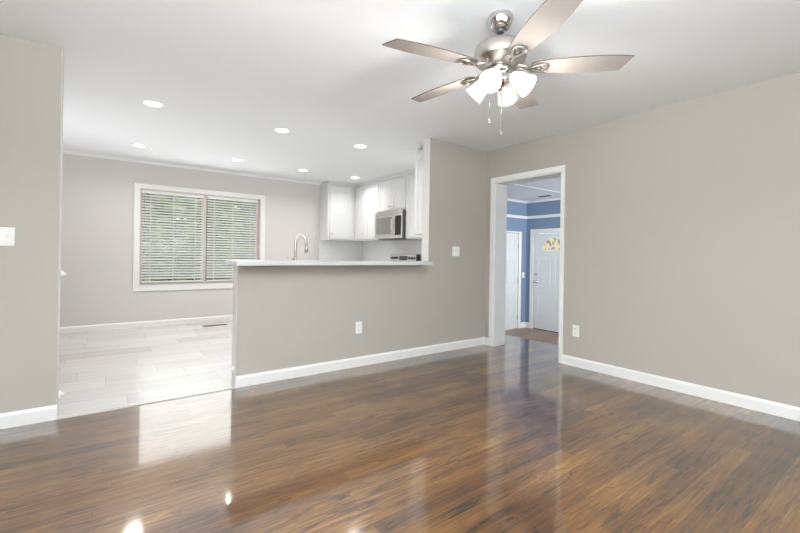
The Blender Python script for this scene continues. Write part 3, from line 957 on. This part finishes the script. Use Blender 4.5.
def chain(a, r, z1, m=M_chrome):
    x, y = FCX + cos(a) * r, FCY + sin(a) * r
    bm = new(); cyl(bm, (x, y, z1 + .02), (x, y, 2.10), .0016, 6)
    lathe(bm, [(0, 0), (.003, .0), (.0045, .008), (.003, .02), (0, .024)], Matrix.Translation((x, y, z1)), 10)
    obj('pull_chain', bm, m, t)
chain(radians(150), .055, 1.845)
chain(radians(300), .012, 1.79)

# ------------------------------------------------------------------ foyer doors
def six_panel(bm, M, w_, h_, rows, t=.035, stile=.11, rec=.008):
    """raised-panel door; local x 0..w, z 0..h, front at y=t. rows: list of (z0,z1)"""
    cols_ = [(stile, w_ / 2 - .045), (w_ / 2 + .045, w_ - stile)]
    box(bm, (0, 0, 0), (w_, t - rec, h_), M)
    # stiles & rails
    box(bm, (0, t - rec, 0), (stile, t, h_), M); box(bm, (w_ - stile, t - rec, 0), (w_, t, h_), M)
    zs = [0] + [z for r in rows for z in r] + [h_]
    for i in range(0, len(zs), 2):
        box(bm, (stile, t - rec, zs[i]), (w_ - stile, t, zs[i + 1]), M)
    for z0, z1 in rows:
        box(bm, (w_ / 2 - .045, t - rec, z0), (w_ / 2 + .045, t, z1), M)
        for a, b in cols_:
            box(bm, (a + .025, t - rec - .001, z0 + .025), (b - .025, t - .001, z1 - .025), M, .004)
# front door (opens inward), local x from y=FD1 to FD0 -> along -y, outward = -x
dwid, dhei = FD1 - FD0 - .012, FDT - FZ - .02
root = thing('door_1', (FX, (FD0 + FD1) / 2, FZ), None, None, kind='structure')
Md = frame((FX + .045, FD1 - .006, FZ + .012), (0, -1, 0), (-1, 0, 0))
bm = new(); six_panel(bm, Md, dwid, dhei, [(.20, .72), (.90, 1.48)])
dp = obj('door_panel', bm, M_door, root)
CWF = .085
bm = new()
box(bm, (FX - .018, FD1, FZ), (FX, FD1 + CWF, FDT), bev=.004); box(bm, (FX - .018, FD0 - CWF, FZ), (FX, FD0, FDT), bev=.004); box(bm, (FX - .018, FD0 - CWF, FDT), (FX, FD1 + CWF, FDT + CWF), bev=.004)
obj('door_casing', bm, M_trim, root)
bm = new(); box(bm, (FX + .001, FD0, FZ), (FX + .11, FD1, FZ + .011)); obj('door_sweep', bm, M_slot, root)
# fanlight on the door: centre local (x .445, z 1.64), radius .26
fcx, fcz, fr = dwid / 2, 1.640, .265
def arc_ring(bm, r0, r1, y0, y1, n=28, M=Md):
    for i in range(n):
        a0, a1 = pi * i / n, pi * (i + 1) / n
        c = [(r0, a0), (r1, a0), (r1, a1), (r0, a1)]
        lo = [bm.verts.new(M @ Vector((fcx + r * cos(a), y0, fcz + r * sin(a)))) for r, a in c]
        hi = [bm.verts.new(M @ Vector((fcx + r * cos(a), y1, fcz + r * sin(a)))) for r, a in c]
        bm.faces.new(lo); bm.faces.new(list(reversed(hi)))
        for j in range(4):
            bm.faces.new((lo[j], lo[(j + 1) % 4], hi[(j + 1) % 4], hi[j]))
bm = new(); arc_ring(bm, fr - .022, fr, .034, .046); arc_ring(bm, .06, .085, .034, .046)
box(bm, (fcx - fr, .034, fcz - .024), (fcx + fr, .046, fcz), Md)
for k in range(1, 5):
    a = pi * k / 5
    Mr = Md @ Matrix.Translation((fcx, 0, fcz)) @ Matrix.Rotation(-a, 4, 'Y')
    box(bm, (.075, .034, -.009), (fr - .01, .045, .009), Mr)
obj('fanlight_frame', bm, M_plate, dp)
def fanlight_glass():
    m = mat('daylit_fanlight_glass', (120, 110, 92), 0.1)
    nt = m.node_tree; b = nt.nodes['Principled BSDF']
    nz = nt.nodes.new('ShaderNodeTexNoise'); nz.inputs['Scale'].default_value = 9
    rp = nt.nodes.new('ShaderNodeValToRGB')
    rp.color_ramp.elements[0].position = .4; rp.color_ramp.elements[1].position = .62
    rp.color_ramp.elements[0].color = s2l((128, 114, 88)) + (1,); rp.color_ramp.elements[1].color = s2l((196, 182, 146)) + (1,)
    tc = nt.nodes.new('ShaderNodeTexCoord')
    nt.links.new(tc.outputs['Object'], nz.inputs['Vector'])
    nt.links.new(nz.outputs['Fac'], rp.inputs['Fac']); nt.links.new(rp.outputs[0], b.inputs['Emission Color'])
    b.inputs['Emission Strength'].default_value = 1.5
    b.inputs['Base Color'].default_value = (.03, .03, .03, 1)
    return m
bm = new(); arc_ring(bm, .0, fr - .02, .0355, .040); obj('fanlight_pane', bm, fanlight_glass(), dp)
for z, nm, lab in ((.98, 'door_knob', None), (1.14, 'deadbolt', None)):
    Mk = Md @ Matrix.Translation((.06, .035, z)) @ Matrix.Rotation(-pi / 2, 4, 'X')
    bm = new()
    if nm == 'door_knob':
        lathe(bm, [(0, 0), (.032, 0), (.032, .006), (.014, .012), (.013, .03), (.027, .042), (.029, .056), (.018, .066), (0, .068)], Mk, 24)
    else:
        lathe(bm, [(0, 0), (.028, 0), (.028, .012), (.012, .014), (.010, .026), (0, .027)], Mk, 20)
    obj(nm, bm, M_nickel, dp)
# closet door in the left foyer wall, hinged on the right
root = thing('door_2', ((CD0 + CD1) / 2, FY, FZ), None, None, kind='structure')
Md2 = frame((CD1 - .005, FY + .035, FZ + .012), (-1, 0, 0), (0, -1, 0))
bm = new(); six_panel(bm, Md2, CD1 - CD0 - .01, dhei, [(.20, .74), (.92, 1.46), (1.60, 1.86)], stile=.10)
d2 = obj('door_panel', bm, M_door, root)
bm = new()
box(bm, (CD1, FY - .018, FZ), (CD1 + CWF, FY, FDT), bev=.004); box(bm, (CD0 - CWF, FY - .018, FZ), (CD0, FY, FDT), bev=.004); box(bm, (CD0 - CWF, FY - .018, FDT), (CD1 + CWF, FY, FDT + .03), bev=.004)
obj('door_casing', bm, M_trim, root)
for z in (.25, 1.0, 1.73):
    bm = new(); cyl(bm, (CD1 - .004, FY - .006, FZ + z - .045), (CD1 - .004, FY - .006, FZ + z + .045), .007, 10)
    box(bm, (CD1 - .02, FY - .004, FZ + z - .045), (CD1 + .006, FY + .001, FZ + z + .045)); obj('hinge', bm, M_nickel, root)
bm = new(); lathe(bm, [(0, 0), (.03, 0), (.03, .006), (.013, .012), (.013, .03), (.027, .042), (.027, .056), (0, .066)],
                  Md2 @ Matrix.Translation((.74, .035, .98)) @ Matrix.Rotation(-pi / 2, 4, 'X'), 24); obj('door_knob', bm, M_nickel, d2)
# ceiling register in the foyer
t = thing('ceiling_vent', (2.95, 1.15, FH), 'small dark slotted vent in the blue foyer ceiling', 'vent')
bm = new(); box(bm, (2.87, 1.0, FH - .006), (3.03, 1.3, FH), bev=.002); obj('vent_frame', bm, M_plate, t)
bm = new()
for k in range(6):
    box(bm, (2.885 + k * .023, 1.015, FH - .009), (2.897 + k * .023, 1.285, FH - .006))
obj('vent_louvres', bm, M_dgrey, t)

# orient objects: every object keeps a clean name
print('objects', len(bpy.data.objects))
